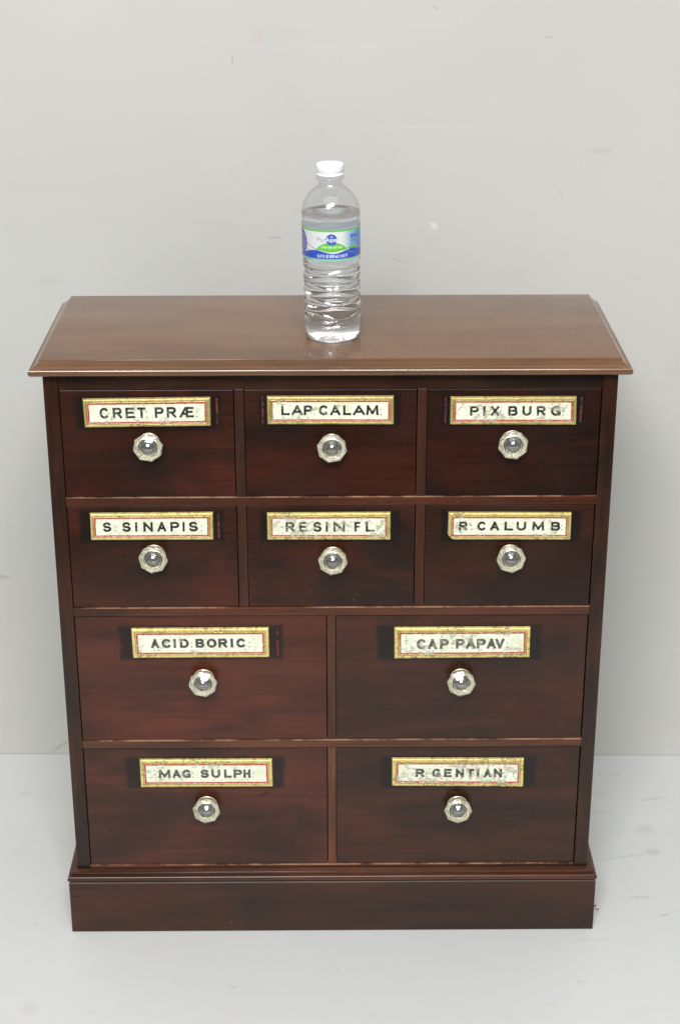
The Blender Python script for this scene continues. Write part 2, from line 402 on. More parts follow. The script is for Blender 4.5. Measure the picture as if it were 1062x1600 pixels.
rng_np = np.random.RandomState(7)
def vnoise(X, Y, freq, seed, octaves=4, gain=0.55):
    r = np.random.RandomState(seed)
    out = np.zeros_like(X); amp = 1; tot = 0
    for o in range(octaves):
        tab = r.rand(64, 64)
        fx, fy = X * freq, Y * freq
        ix, iy = np.floor(fx).astype(int), np.floor(fy).astype(int)
        tx, ty = fx - ix, fy - iy
        tx = tx * tx * (3 - 2 * tx); ty = ty * ty * (3 - 2 * ty)
        g = lambda a, b: tab[a % 64, b % 64]
        out += amp * ((g(ix, iy) * (1 - tx) + g(ix + 1, iy) * tx) * (1 - ty) + (g(ix, iy + 1) * (1 - tx) + g(ix + 1, iy + 1) * tx) * ty)
        tot += amp; amp *= gain; freq *= 2.03
    return out / tot
def sst(x, a, b):
    t = np.clip((x - a) / (b - a), 0, 1); return t * t * (3 - 2 * t)

def grid_mesh(name, P, C, mask=None, aux=None):
    """P (ny, nx, 3) points, C (ny, nx, 3) linear colours as the attribute 'print'; mask keeps faces"""
    ny, nx = P.shape[:2]
    idx = np.arange(ny * nx).reshape(ny, nx)
    q = np.stack([idx[:-1, :-1], idx[:-1, 1:], idx[1:, 1:], idx[1:, :-1]], -1).reshape(-1, 4)
    if mask is not None: q = q[mask.reshape(-1)]
    used = np.unique(q); remap = np.full(ny * nx, -1); remap[used] = np.arange(len(used))
    q = remap[q]; V = P.reshape(-1, 3)[used]; col = C.reshape(-1, 3)[used]
    me = bpy.data.meshes.new(name)
    me.vertices.add(len(V)); me.vertices.foreach_set('co', V.ravel().astype(np.float32))
    me.loops.add(q.size); me.loops.foreach_set('vertex_index', q.ravel().astype(np.int32))
    me.polygons.add(len(q)); me.polygons.foreach_set('loop_start', (np.arange(len(q)) * 4).astype(np.int32))
    me.polygons.foreach_set('use_smooth', np.ones(len(q), bool))
    me.update(calc_edges=True); me.validate()
    at = me.color_attributes.new('print', 'FLOAT_COLOR', 'POINT')
    a = aux.reshape(-1)[used] if aux is not None else np.ones(len(V))
    at.data.foreach_set('color', np.concatenate([col, a[:, None]], 1).ravel().astype(np.float32))
    return me

def print_mat(name, rough, metallic_from_alpha=False, coat=0.0, rough2=0.7):
    w = NT(name)
    at = w.n('ShaderNodeVertexColor'); at.layer_name = 'print'
    w.set(**{'Base Color': at.outputs['Color'], 'Coat Weight': coat, 'Coat Roughness': 0.1})
    if metallic_from_alpha:
        w.l(w.math('MULTIPLY', at.outputs['Alpha'], 0.4), w.bsdf.inputs['Metallic'])
        w.l(w.ramp(at.outputs['Alpha'], 0, 1, rough2, rough), w.bsdf.inputs['Roughness'])
    else: w.set(Roughness=rough)
    return w.mat
card_mat = print_mat('painted_label_card', 0.42, coat=0.25)
gold_mat = print_mat('worn_gilt_border', 0.33, True, coat=0.2)
rw = NT('faded_red_line')
rw.set(**{'Base Color': rw.mix(rw.ramp(rw.noise(rw.coords((1, 1, 1), (2, 0, 0)), 260, 3), 0.42, 0.6), W(24, 15, 13), W(110, 34, 26)), 'Roughness': 0.5})
red_line_mat = rw.mat

L3 = lambda *c: np.array(lin(*c)[:3])
CREAM, CREAM2 = L3(228, 231, 212), L3(216, 220, 194)
RED, GOLD, GOLD_D, INK = L3(168, 42, 28), L3(230, 211, 132), L3(172, 148, 78), L3(14, 14, 13)
GREY, BROWN, OLIVE = L3(150, 146, 124), L3(118, 86, 56), L3(104, 92, 52)

def make_label(i, corners, zoombox, letters, cap, blobs, wear, parent, ink_fade=0.0, chip=False):
    """corners: four (x, z) world points TL TR BR BL. zoombox u0,u1,v0,v1 = label edges in the units the letters are measured in"""
    (tl, tr, br, bl) = [np.array(c) for c in corners]
    Wm = (np.hypot(*(tr - tl)) + np.hypot(*(br - bl))) / 2 * 1000; Hm = (np.hypot(*(tl - bl)) + np.hypot(*(tr - br))) / 2 * 1000
    nx, ny = 440, 106
    U, Vv = np.meshgrid(np.linspace(0, 1, nx), np.linspace(0, 1, ny))      # v=0 top
    X, Y = U * Wm, Vv * Hm                                                   # mm, y down
    e = np.minimum(np.minimum(X, Wm - X), np.minimum(Y, Hm - Y))
    warp = (vnoise(X, Y, 0.35, 50 + i, 3) - .5) * 0.5
    ew = e + warp * 0.6
    s = Hm / 31.5
    # ---- print
    n1 = vnoise(X, Y, 0.12, 100 + i, 4); n2 = vnoise(X, Y, 0.9, 200 + i, 3)
    C = CREAM[None, None] * (1 - sst(n1, .4, .7)[..., None]) + CREAM2[None, None] * sst(n1, .4, .7)[..., None]
    def lay(C, col, cov): return C * (1 - cov[..., None]) + col * cov[..., None]
    band = lambda d, a, b, f=0.16: np.clip((d - a) / f + .5, 0, 1) * np.clip((b - d) / f + .5, 0, 1)
    C = lay(C, RED, band(ew, 4.5 * s, 6.3 * s) * (0.8 + .2 * sst(n2, .3, .5)))
    u0, u1, v0, v1 = zoombox
    th = 2.5 * s; capt, capb = (cap[0] - v0) / (v1 - v0) * Hm, (cap[1] - v0) / (v1 - v0) * Hm
    ink = np.full(X.shape, 1e9)
    for ch, a, b in letters:
        x0, x1 = (a - u0) / (u1 - u0) * Wm, (b - u0) / (u1 - u0) * Wm
        t = th * (0.42 if ch in ':.' else 1.0)
        # letters measured with y up from the baseline
        ink = np.minimum(ink, glyph(X, -Y, ch, x0, x1, -capb, (capb - capt), t, True))
    inkc = np.clip(-(ink + (vnoise(X, Y, 1.6, 300 + i, 2) - .5) * .2) / 0.16 + .5, 0, 1)
    fade = np.clip(ink_fade * .35 + (0.08 + .22 * wear) * sst(vnoise(X, Y, .5, 350 + i, 4), .55, .68), 0, .8)
    C = lay(C, INK, inkc * (1 - fade))
    # ---- gilt
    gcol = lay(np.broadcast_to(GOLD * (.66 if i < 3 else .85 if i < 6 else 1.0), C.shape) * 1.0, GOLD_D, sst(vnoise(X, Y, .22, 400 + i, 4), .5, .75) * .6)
    gcol = lay(gcol, OLIVE, sst(vnoise(X, Y, .8, 450 + i, 3), .66, .78) * .7)
    gcol = lay(gcol, L3(46, 34, 14), band(ew, 3.3 * s, 3.85 * s) * .9)
    gcol = lay(gcol, L3(140, 84, 40), band(ew, 4.3 * s, 4.75 * s) * .6)
    # ---- damage
    f1 = vnoise(X, Y, .30, 500 + i, 5, .62)
    infl = np.zeros_like(X)
    for (bu, bv, r, k) in blobs:
        d = np.hypot((X - bu * Wm) / (r * Wm), (Y - bv * Hm) / (r * Wm * .62))
        infl = np.maximum(infl, k * np.exp(-d * d * 1.1))
    fd = f1 + .21 * infl - .04 * (infl < .12)
    t0 = .712 - wear * .045
    dmg = sst(fd, t0, t0 + .02) * (1 - .45 * inkc)
    edge = np.clip(1 - np.abs(fd - t0 - .004) / .009, 0, 1) * (1 - .5 * inkc)
    crack = np.clip(1 - np.abs(vnoise(X, Y, .16, 600 + i, 5, .6) - .5) / .006, 0, 1) * sst(vnoise(X, Y, .1, 650 + i, 2), .5, .6)
    spots = sst(vnoise(X, Y, 1.9, 700 + i, 2), .80, .86)
    dcol = lay(np.broadcast_to(GREY, C.shape) * 1.0, L3(196, 194, 172), sst(vnoise(X, Y, 1.2, 750 + i, 3), .4, .6))
    C = lay(C, dcol, dmg * .8); C = lay(C, L3(96, 86, 66), edge * .75)
    C = lay(C, L3(120, 112, 92), crack * .6); C = lay(C, L3(90, 84, 66), spots * .7)
    g2 = lay(gcol, lay(np.broadcast_to(OLIVE * 1.4, C.shape) * 1.0, L3(160, 140, 104), sst(n2, .45, .6)), dmg * .8)
    g2 = lay(g2, L3(70, 50, 24), np.maximum(edge * .6, crack * .5))
    metal = np.clip(1 - dmg * .8 - edge * .5, 0, 1)
    # ---- relief (metres out of the drawer front)
    hgt = 0.0026 * sst(e, -0.2, 0.9) + 0.0006 * sst(e, .5, 3.0)
    hgt -= 0.00035 * band(e, 3.2 * s, 3.9 * s, .3)
    hgt -= 0.0004 * sst(e, 4.3 * s, 4.8 * s)
    hgt -= 0.00022 * dmg; hgt += (n2 - .5) * .00010 + (vnoise(X, Y, .15, 800 + i, 3) - .5) * .00018
    P = (tl * (1 - U[..., None]) + tr * U[..., None]) * (1 - Vv[..., None]) + (bl * (1 - U[..., None]) + br * U[..., None]) * Vv[..., None]
    if wear > 1.2:   # ragged rim where the gilt has chipped
        pass
    P3 = np.stack([P[..., 0], 0.0014 - 0.0006 - hgt, P[..., 1]], -1)
    P3[0, :, 1] = P3[-1, :, 1] = 0.0013; P3[:, 0, 1] = P3[:, -1, 1] = 0.0013
    ef = (e[:-1, :-1] + e[1:, 1:]) / 2
    card = ef > 4.5 * s
    keep = np.ones_like(card)
    if chip:
        cx = (X[:-1, :-1] / Wm * 26 + (Hm - Y[:-1, :-1]) / Hm * 6.5); keep = cx > 1.25 + .3 * f1[:-1, :-1]
    Cg = np.where((e > 4.5 * s)[..., None], C, g2); Cc = C
    # grid rows go downwards: flip so that normals face the viewer
    mk = lambda n, c, k, aux=None: grid_mesh(n, P3[::-1], c[::-1], k[::-1], aux[::-1] if aux is not None else None)
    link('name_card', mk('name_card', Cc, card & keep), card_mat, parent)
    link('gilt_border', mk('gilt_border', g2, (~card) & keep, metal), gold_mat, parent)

# ---------------------------------------------------------------- glass knobs
gw = NT('aged_clear_glass')
gw.set(**{'Base Color': (0.99, 0.985, 0.93, 1), 'Roughness': 0.02, 'IOR': 1.5, 'Transmission Weight': 1.0})
glass = gw.mat
nk = NT('tarnished_nickel'); nk.set(**{'Base Color': W(190, 186, 172), 'Metallic': 1.0, 'Roughness': 0.22}); nickel = nk.mat

st_ = NT('dark_steel'); st_.set(**{'Base Color': W(178, 178, 182), 'Metallic': 1.0, 'Roughness': 0.12}); steel = st_.mat
iv = NT('pale_back_reflector'); iv.set(**{'Base Color': W(248, 242, 206), 'Metallic': 0.25, 'Roughness': 0.35}); ivory = iv.mat  # pale disc added behind each knob to brighten its glass
fo = NT('pale_ring_reflector')  # mottled pale ring added inside the knob, imitating light refracted in the glass
fc = fo.mix(fo.ramp(fo.noise(fo.coords(), 260, 4, 0.6), 0.5, 0.66), W(255, 253, 238), W(206, 200, 166))
fo.set(**{'Base Color': fc, 'Metallic': 0.35, 'Roughness': 0.15}); fo.bump(fo.noise(fo.coords(), 420, 2), 0.5, 0.0012); ring_reflector_mat = fo.mat
def lathe_facets(name, prof, n, phase=0.0, smooth=False, cap0=True, cap1=True):
    """prof: (radius, -y) rings; axis points to the viewer (-y)"""
    bm = bmesh.new(); rings = []
    for r, h in prof:
        rings.append([bm.verts.new((r * math.cos(phase + 2 * PI * k / n), -h, r * math.sin(phase + 2 * PI * k / n))) for k in range(n)])
    for a, b in zip(rings[:-1], rings[1:]):
        for k in range(n): bm.faces.new((a[k], a[(k + 1) % n], b[(k + 1) % n], b[k]))
    if cap0: bm.faces.new(rings[0])
    if cap1: bm.faces.new(rings[-1])
    return from_bm(name, bm, smooth)
PI = math.pi
def oct_ring(bm, r, h, oc, ph, N=32):
    """one ring of the knob; oc blends a circle (0) into an octagon (1)"""
    ring = []
    for k in range(N):
        a = 2 * PI * k / N
        t = (a % (2 * PI / 8)) - PI / 8
        ro = r * math.cos(PI / 8) / math.cos(t)
        rr = r * (1 - oc) + ro * oc
        ring.append(bm.verts.new((rr * math.cos(a + ph), -h, rr * math.sin(a + ph))))
    return ring
def oct_mesh(name, spec, ph, caps=True):
    bm = bmesh.new(); rings = [oct_ring(bm, r, h, oc, ph) for r, h, oc in spec]
    for a, b in zip(rings[:-1], rings[1:]):
        for k in range(32): bm.faces.new((a[k], a[(k + 1) % 32], b[(k + 1) % 32], b[k]))
    if caps: bm.faces.new(rings[0]); bm.faces.new(rings[-1])
    return from_bm(name, bm)
def knob_phase(seed): return PI / 2 + random.Random(seed).uniform(-.3, .3)
def knob_mesh(seed):
    # round back flange, waist, octagonal head, sloping facets, flat table
    return oct_mesh('knob', [(.0116, .0010, 0), (.0124, .0016, 0), (.0120, .0028, 0), (.0096, .0042, 0), (.0108, .0058, .5), (.0154, .0094, 1), (.0164, .0116, 1), (.0159, .0136, 1), (.0088, .0184, 1)], knob_phase(seed))

# ---------------------------------------------------------------- the drawers
labs = [
 dict(t='CRET PRAE', c=[(-0.26, 0.668), (-0.1258, 0.6694), (-0.1262, 0.6374), (-0.2591, 0.636)], zb=(40, 1010, 68, 272), cap=(130, 206),
      L=[('C', 165, 235), ('R', 265, 335), ('E', 362, 435), ('T', 452, 516), (':', 515, 530), ('P', 585, 652), ('R', 675, 748), ('\u00c6', 772, 882), (':', 898, 914)],
      b=[(.2, .72, .07, .9), (.38, .42, .07, .55), (.48, .40, .06, .6), (.4, .88, .07, .8), (.66, .82, .06, .5)], w=.3, fade=.05,
      knob=(-0.1926, 0.6158), back=(-0.2675, -0.1156), redx=(-0.1195,)),
 dict(t='LAP CALAM', c=[(-0.0671, 0.6702), (0.0661, 0.6702), (0.0664, 0.6383), (-0.067, 0.6389)], zb=(73, 953, 88, 283), cap=(148, 216),
      L=[('L', 172, 230), ('A', 243, 322), ('P', 328, 388), (':', 396, 408), ('C', 433, 497), ('A', 510, 582), ('L', 600, 656), ('A', 668, 752), ('M', 760, 846), (':', 854, 868)],
      b=[(.10, .3, .07, .9), (.18, .3, .05, .7), (.36, .48, .05, .7), (.55, .38, .05, .7), (.25, .78, .07, .9), (.1, .95, .08, .7), (.45, .6, .04, .5)], w=.4, fade=0,
      knob=(0.0009, 0.614), back=(-0.0755, 0.0735), redx=(-0.0715,)),
 dict(t='PIX BURG', c=[(0.1251, 0.6689), (0.2577, 0.6688), (0.2586, 0.6372), (0.1251, 0.638)], zb=(62, 975, 50, 252), cap=(114, 184),
      L=[('P', 205, 268), ('I', 298, 318), ('X', 355, 416), (':', 424, 436), ('B', 480, 547), ('U', 582, 648), ('R', 686, 750), ('G', 788, 860), (':', 870, 882)],
      b=[(.3, .88, .14, 1.1), (.3, .42, .07, .8), (.36, .6, .05, .7), (.84, .42, .09, .95), (.7, .76, .07, .8), (.92, .3, .05, .8), (.08, .85, .06, .8), (.12, .3, .05, .7)], w=.6, fade=0,
      knob=(0.1918, 0.617), back=(0.1162, 0.2675), redx=(0.1205, 0.2630)),
 dict(t='S SINAPIS', c=[(-0.2597, 0.5379), (-0.1269, 0.5386), (-0.1274, 0.5064), (-0.26, 0.5064)], zb=(88, 943, 55, 241), cap=(114, 180),
      L=[('S', 176, 236), (':', 258, 272), ('S', 310, 371), ('I', 401, 417), ('N', 458, 524), ('A', 555, 617), ('P', 645, 707), ('I', 730, 745), ('S', 773, 837), (':', 855, 868)],
      b=[(.21, .2, .04, .6), (.5, .12, .06, .6)], w=0.0, fade=0,
      knob=(-0.1927, 0.4863), back=(-0.2708, -0.1161), redx=(-0.1215,)),
 dict(t='RE SIN FL', c=[(-0.0694, 0.5376), (0.064, 0.5378), (0.0643, 0.5055), (-0.0694, 0.5061)], zb=(73, 930, 52, 240), cap=(112, 181),
      L=[('R', 203, 264), ('E', 296, 346), ('.', 362, 374), ('S', 393, 452), ('I', 478, 497), ('N', 533, 613), (':', 626, 638), ('F', 678, 720), ('L', 756, 817), (':', 826, 838)],
      b=[(.2, .28, .07, .9), (.28, .5, .05, .9), (.38, .45, .06, .9), (.58, .42, .08, 1.1), (.78, .35, .06, .8), (.92, .5, .07, 1.0), (.05, .5, .06, 1.0), (.15, .12, .1, .8), (.3, .88, .15, .9), (.9, .85, .07, .8), (.52, .7, .05, .7)], w=1.0, fade=.05,
      knob=(0.0015, 0.4831), back=(-0.0764, 0.0751), redx=()),
 dict(t='R CALUMB', c=[(0.126, 0.5376), (0.259, 0.5366), (0.2594, 0.5047), (0.1255, 0.5054)], zb=(87, 940, 51, 240), cap=(111, 173),
      L=[('R', 163, 221), (':', 243, 257), ('C', 290, 351), ('A', 378, 441), ('L', 477, 537), ('U', 560, 627), ('M', 668, 752), ('B', 798, 861), (':', 866, 876)],
      b=[(.10, .55, .06, .9), (.2, .5, .05, .8), (.82, .25, .05, .8), (.87, .55, .05, .7), (.78, .82, .1, .9), (.08, .08, .08, 1.0), (.3, .85, .05, .4)], w=.35, fade=0, chip=True,
      knob=(0.1945, 0.4849), back=(0.118, 0.2691), redx=()),
 dict(t='ACID BORIC', c=[(-0.222, 0.3992), (-0.0695, 0.3997), (-0.0692, 0.3629), (-0.2215, 0.3626)], zb=(98, 912, 85, 260), cap=(144, 198),
      L=[('A', 212, 260), ('C', 276, 331), ('I', 346, 360), ('D', 383, 436), (':', 446, 457), ('B', 476, 527), ('O', 543, 600), ('R', 611, 664), ('I', 684, 698), ('C', 718, 773), (':', 790, 801)],
      b=[(.08, .85, .10, .8), (.38, .45, .06, .8), (.25, .48, .06, .6), (.58, .08, .06, .9), (.92, .6, .05, .7), (.75, .7, .05, .6), (.5, .8, .06, .6)], w=.25, fade=.12,
      knob=(-0.1437, 0.3333), back=(-0.2356, -0.0549), redx=(-0.0600,)),
 dict(t='CAP PAPAV', c=[(0.0692, 0.3991), (0.2205, 0.3991), (0.2209, 0.3614), (0.0696, 0.3605)], zb=(135, 941, 80, 261), cap=(145, 204),
      L=[('C', 268, 324), ('A', 335, 387), ('P', 405, 457), (':', 475, 485), ('P', 500, 551), ('A', 558, 617), ('P', 622, 676), ('A', 683, 737), ('V', 733, 787), (':', 798, 809)],
      b=[(.45, .2, .12, 1.0), (.8, .14, .08, .9), (.55, .45, .12, .8), (.2, .88, .18, .9), (.85, .85, .12, .9), (.97, .7, .05, .8), (.35, .5, .06, .5)], w=.6, fade=.25,
      knob=(0.1445, 0.3328), back=(0.0505, 0.2338), redx=()),
 dict(t='MAG SULPH', c=[(-0.2205, 0.2318), (-0.0685, 0.2314), (-0.0681, 0.1951), (-0.2204, 0.195)], zb=(113, 928, 69, 238), cap=(128, 179),
      L=[('M', 228, 302), ('A', 313, 364), ('G', 373, 426), (':', 431, 441), ('S', 485, 537), ('U', 552, 607), ('L', 630, 677), ('P', 688, 741), ('H', 748, 793), (':', 804, 815)],
      b=[(.08, .45, .07, .8), (.14, .08, .07, .9), (.5, .06, .16, .8), (.34, .6, .07, .5), (.2, .8, .1, .5)], w=.3, fade=.2,
      knob=(-0.1451, 0.1675), back=(-0.2367, -0.0551), redx=()),
 dict(t='R GENTIAN', c=[(0.0684, 0.2318), (0.2198, 0.2309), (0.2204, 0.1933), (0.0687, 0.1952)], zb=(90, 930, 65, 242), cap=(127, 181),
      L=[('R', 240, 296), (':', 306, 317), ('G', 346, 401), ('E', 421, 471), ('N', 496, 549), ('T', 567, 613), ('I', 630, 645), ('A', 674, 724), ('N', 738, 791), (':', 802, 813)],
      b=[(.55, .2, .12, 1.1), (.7, .2, .08, 1.0), (.8, .85, .10, 1.0), (.6, .62, .12, .8), (.10, .65, .09, .95), (.3, .88, .14, 1.0), (.9, .42, .10, .95), (.86, .08, .09, 1.0), (.12, .3, .06, .8), (.95, .7, .05, .9)], w=.9, fade=.08,
      knob=(0.1451, 0.166), back=(0.0569, 0.2345), redx=()),
]
XA = [(-XI, -0.1013), (-0.0912, 0.0909), (0.1011, XI)]; XB = [(-XI, -0.0050), (0.0046, XI)]
# dark, mid, red tones and amount of red for each drawer front
tone = [((30, 13, 7), (52, 23, 12), (86, 33, 18), .45), ((32, 13, 7), (56, 24, 13), (84, 32, 18), .45), ((27, 12, 6), (44, 19, 10), (66, 26, 15), .35),
        ((34, 17, 9), (58, 28, 15), (88, 34, 19), .45), ((30, 16, 9), (54, 28, 15), (84, 34, 19), .45), ((34, 18, 10), (52, 27, 15), (72, 32, 18), .35),
        ((46, 22, 13), (78, 38, 24), (98, 42, 26), .45), ((40, 22, 13), (62, 33, 20), (80, 36, 22), .4),
        ((48, 25, 16), (78, 40, 27), (96, 44, 30), .45), ((42, 24, 15), (62, 35, 22), (78, 38, 25), .4)]
slots = [(XA[k], rows[0]) for k in range(3)] + [(XA[k], rows[1]) for k in range(3)] + [(XB[k], rows[2]) for k in range(2)] + [(XB[k], rows[3]) for k in range(2)]
for i, (((x0, x1), (zt, zb)), L) in enumerate(zip(slots, labs)):
    dk, md, rd, ra = tone[i]
    za = (L['c'][0][1] + L['c'][1][1]) / 2 + .0018; zc = (L['c'][2][1] + L['c'][3][1]) / 2 - .0030
    bx0, bx1 = L['back']
    wm = wood('drawer_mahogany_%d' % i, W(*dk), W(*md), W(*rd), ra, 'x', 50 + 3 * i, 0.27, 0.85 if i in (6, 8) else 0.6, ground=(bx0, bx1, zc, za))
    dr = link('drawer', box_mesh('drawer', x0 + .0005, x1 - .0009, 0.0014, D - 0.014, zb + .0003, zt - .0009, 0.0006), wm, chest)
    dr['label'] = 'drawer with a gilt label reading %s' % L['t']
    for rx in L['redx']:
        link('painted_line', box_mesh('painted_line', rx - .0011, rx + .0011, 0.0012, 0.0016, zc + .004, za - .003, 0), red_line_mat, dr)
    make_label(i, L['c'], L['zb'], L['L'], L['cap'], L['b'], L['w'], dr, L.get('fade', 0), L.get('chip', False))
    kx, kz = L['knob']
    at_ = (kx, 0.0013, kz + .0012)
    link('knob', knob_mesh(i), glass, dr, at_)
    link('knob_bolt', lathe_facets('knob_bolt', [(.0050, .0012), (.0054, .0046), (.0078, .0062), (.0081, .0080), (.0077, .0098), (.0066, .0116), (.0050, .0130), (.0031, .0138), (.0013, .0142), (.0003, .0143)], 40, 0, True), steel, dr, at_)
    link('knob_ring_reflector', oct_mesh('knob_ring_reflector', [(.0086, .0092, 0), (.0102, .0082, .3), (.0114, .0096, .6), (.0126, .0086, 1), (.0138, .0104, 1), (.0149, .0109, 1)], knob_phase(i), False), ring_reflector_mat, dr, at_)
    link('knob_back_reflector', lathe_facets('knob_back_reflector', [(.0122, -.0002), (.0122, .0004), (.0116, .0008), (.0054, .0008)], 32, 0, False, True, False), ivory, dr, at_)

# bent nail standing out of the right side of the plinth
bm = bmesh.new()
pathn = [(0.3118, 0.030, 0.0085), (0.3165, 0.026, 0.0085), (0.3205, 0.023, 0.0088), (0.3208, 0.0228, 0.0055)]
for a, b in zip(pathn[:-1], pathn[1:]):
    a, b = Vector(a), Vector(b); d = (b - a)
    r = bmesh.ops.create_cone(bm, cap_ends=True, segments=8, radius1=.0010, radius2=.0010, depth=d.length + .0006)
    q = d.to_track_quat('Z', 'Y').to_matrix().to_4x4(); q.translation = (a + b) / 2
    bmesh.ops.transform(bm, matrix=q, verts=r['verts'])
link('nail', from_bm('nail', bm, True), nickel, chest)

# ---------------------------------------------------------------- water bottle
BX, BY = 0.0026, 0.0745
bottle = bpy.data.objects.new('water_bottle', None)
scene.collection.objects.link(bottle)
bottle.empty_display_size = .05
bottle.location = (BX, BY, ZT + .0004)
bottle.rotation_euler = (0, math.radians(-0.8), 0)
tag(bottle, 'clear plastic water bottle with white cap and blue and green label standing on the chest', 'bottle')
pt = NT('clear_plastic')      # thin bottle wall: clear, with reflections that grow towards the rim
pl_w = pt.n('ShaderNodeLayerWeight'); pl_w.inputs['Blend'].default_value = 0.5
pf = pt.math('MULTIPLY_ADD', pt.math('POWER', pl_w.outputs['Facing'], 3.5), 0.5, 0.035)
p_t = pt.n('ShaderNodeBsdfTransparent'); p_t.inputs['Color'].default_value = (0.975, 0.98, 0.985, 1)
p_g = pt.n('ShaderNodeBsdfGlossy'); p_g.inputs['Roughness'].default_value = 0.04
p_m = pt.n('ShaderNodeMixShader'); pt.l(pf, p_m.inputs[0]); pt.l(p_t.outputs[0], p_m.inputs[1]); pt.l(p_g.outputs[0], p_m.inputs[2])
pt.l(p_m.outputs[0], pt.out.inputs['Surface']); plastic = pt.mat
wt = NT('drinking_water'); wt.set(**{'Base Color': (1, 1, 1, 1), 'Roughness': 0.0, 'IOR': 1.33, 'Transmission Weight': 1.0}); water_m = wt.mat

prof = [(0.0, .0045), (.008, .0035), (.016, .0015), (.0215, .0), (.0262, .0006), (.0292, .0035), (.0305, .0085), (.0309, .015), (.0309, .0205),
        (.0309, .0885), (.0306, .0900), (.0303, .0915), (.0303, .1235), (.0306, .1250), (.0309, .1265), (.0303, .1285), (.0300, .1300), (.0305, .1318), (.0309, .1345),
        (.0307, .1390), (.0300, .1425), (.0285, .1470), (.0264, .1512), (.0238, .1550), (.0205, .1585), (.0165, .1617), (.0135, .1642), (.0122, .1670), (.0118, .1700), (.0118, .1712),
        (.0150, .1716), (.0152, .1724), (.0150, .1732), (.0118, .1736), (.0116, .1750), (.0116, .1860)]
def prof_r(h):
    for (r0, h0), (r1, h1) in zip(prof[3:-1], prof[4:]):
        if h0 <= h <= h1 and h1 > h0: return r0 + (r1 - r0) * (h - h0) / (h1 - h0)
    return prof[-1][0]
NR, PH = 8, (0.0225, 0.0865)
def rib(th, h):
    a, b = PH
    env = min(1, max(0, (h - a) / .004)) * min(1, max(0, (b - h) / .004))
    if env <= 0: return 0
    pitch = (b - a) / NR
    p = (h - a) / pitch
    # alternating ridges swing up and down round the bottle, leaving lens-shaped hollows between them
    def ridge(k): return k + (.36 if k % 2 else -.36) * math.cos(3 * th + .5 + .25 * k)
    ks = [ridge(k) for k in range(-1, NR + 2)]
    lo_, hi_ = -9, 99
    for k in ks:
        if k <= p: lo_ = max(lo_, k)
        else: hi_ = min(hi_, k)
    gap = hi_ - lo_
    t = (p - lo_) / gap
    return -env * 0.0016 * min(1.2, gap) * (math.sin(PI * t) ** .8)
def foot(th, h):
    if h > .016: return 0
    return -.0011 * max(0, math.cos(5 * th)) * (1 - h / .016)
def bottle_shell(name, offs, top=None, thick_top=True):
    N = 120
    hs = [('p', r, h) for r, h in prof[:9]]
    n = 150
    hs += [('p', .0309, .0205 + (.0885 - .0205) * (k + 1) / n) for k in range(n)]
    hs += [('p', r, h) for r, h in prof[10:]]
    bm = bmesh.new(); rings = []
    for _, r, h in hs:
        if top is not None and h > top: break
        if r == 0:
            rings.append([bm.verts.new((0, 0, h + offs))]); continue
        ring = []
        for k in range(N):
            th = 2 * PI * k / N
            rr = r + rib(th, h) + foot(th, h) - offs
            if h > .165 and offs > .0005: rr = r - offs
            ring.append(bm.verts.new((rr * math.cos(th), rr * math.sin(th), h + (offs if h < .02 else 0))))
        rings.append(ring)
    if top is not None:
        r = prof_r(top) - offs
        # a slight meniscus, then the flat surface
        for rr, hh in ((r - .0000, top + .0002), (r - .0006, top + .00005), (r * .6, top)):
            rings.append([bm.verts.new((rr * math.cos(2 * PI * k / N), rr * math.sin(2 * PI * k / N), hh)) for k in range(N)])
        rings.append([bm.verts.new((0, 0, top))])
    for a, b in zip(rings[:-1], rings[1:]):
        if len(a) == 1 and len(b) == 1: continue
        for k in range(N):
            if len(a) == 1: bm.faces.new((a[0], b[(k + 1) % N], b[k]))
            elif len(b) == 1: bm.faces.new((a[k], a[(k + 1) % N], b[0]))
            else: bm.faces.new((a[k], a[(k + 1) % N], b[(k + 1) % N], b[k]))
    return bm, rings
# the wall of the bottle: outer skin and inner skin joined at the lip
bo, ro = bottle_shell('o', 0.0)
bi, ri = bottle_shell('i', 0.00035)
me_i = bpy.data.meshes.new('tmp'); 
for f in bi.faces: f.normal_flip()
bi.to_mesh(me_i); bi.free()
bo.verts.ensure_lookup_table(); n_o = len(bo.verts)
bo.from_mesh(me_i); bpy.data.meshes.remove(me_i)
bo.verts.ensure_lookup_table()
N = 120; tot = len(bo.verts)
oa = [bo.verts[n_o - N + k] for k in range(N)]; ob = [bo.verts[tot - N + k] for k in range(N)]
for k in range(N): bo.faces.new((oa[k], oa[(k + 1) % N], ob[(k + 1) % N], ob[k]))
me = bpy.data.meshes.new('bottle_body')
bmesh.ops.recalc_face_normals(bo, faces=bo.faces)
bo.to_mesh(me); bo.free()
for p in me.polygons: p.use_smooth = True
link('bottle_body', me, plastic, bottle)
bw_, _ = bottle_shell('w', 0.00046, top=.1362)
link('water', from_bm('water', bw_, True), water_m, bottle)
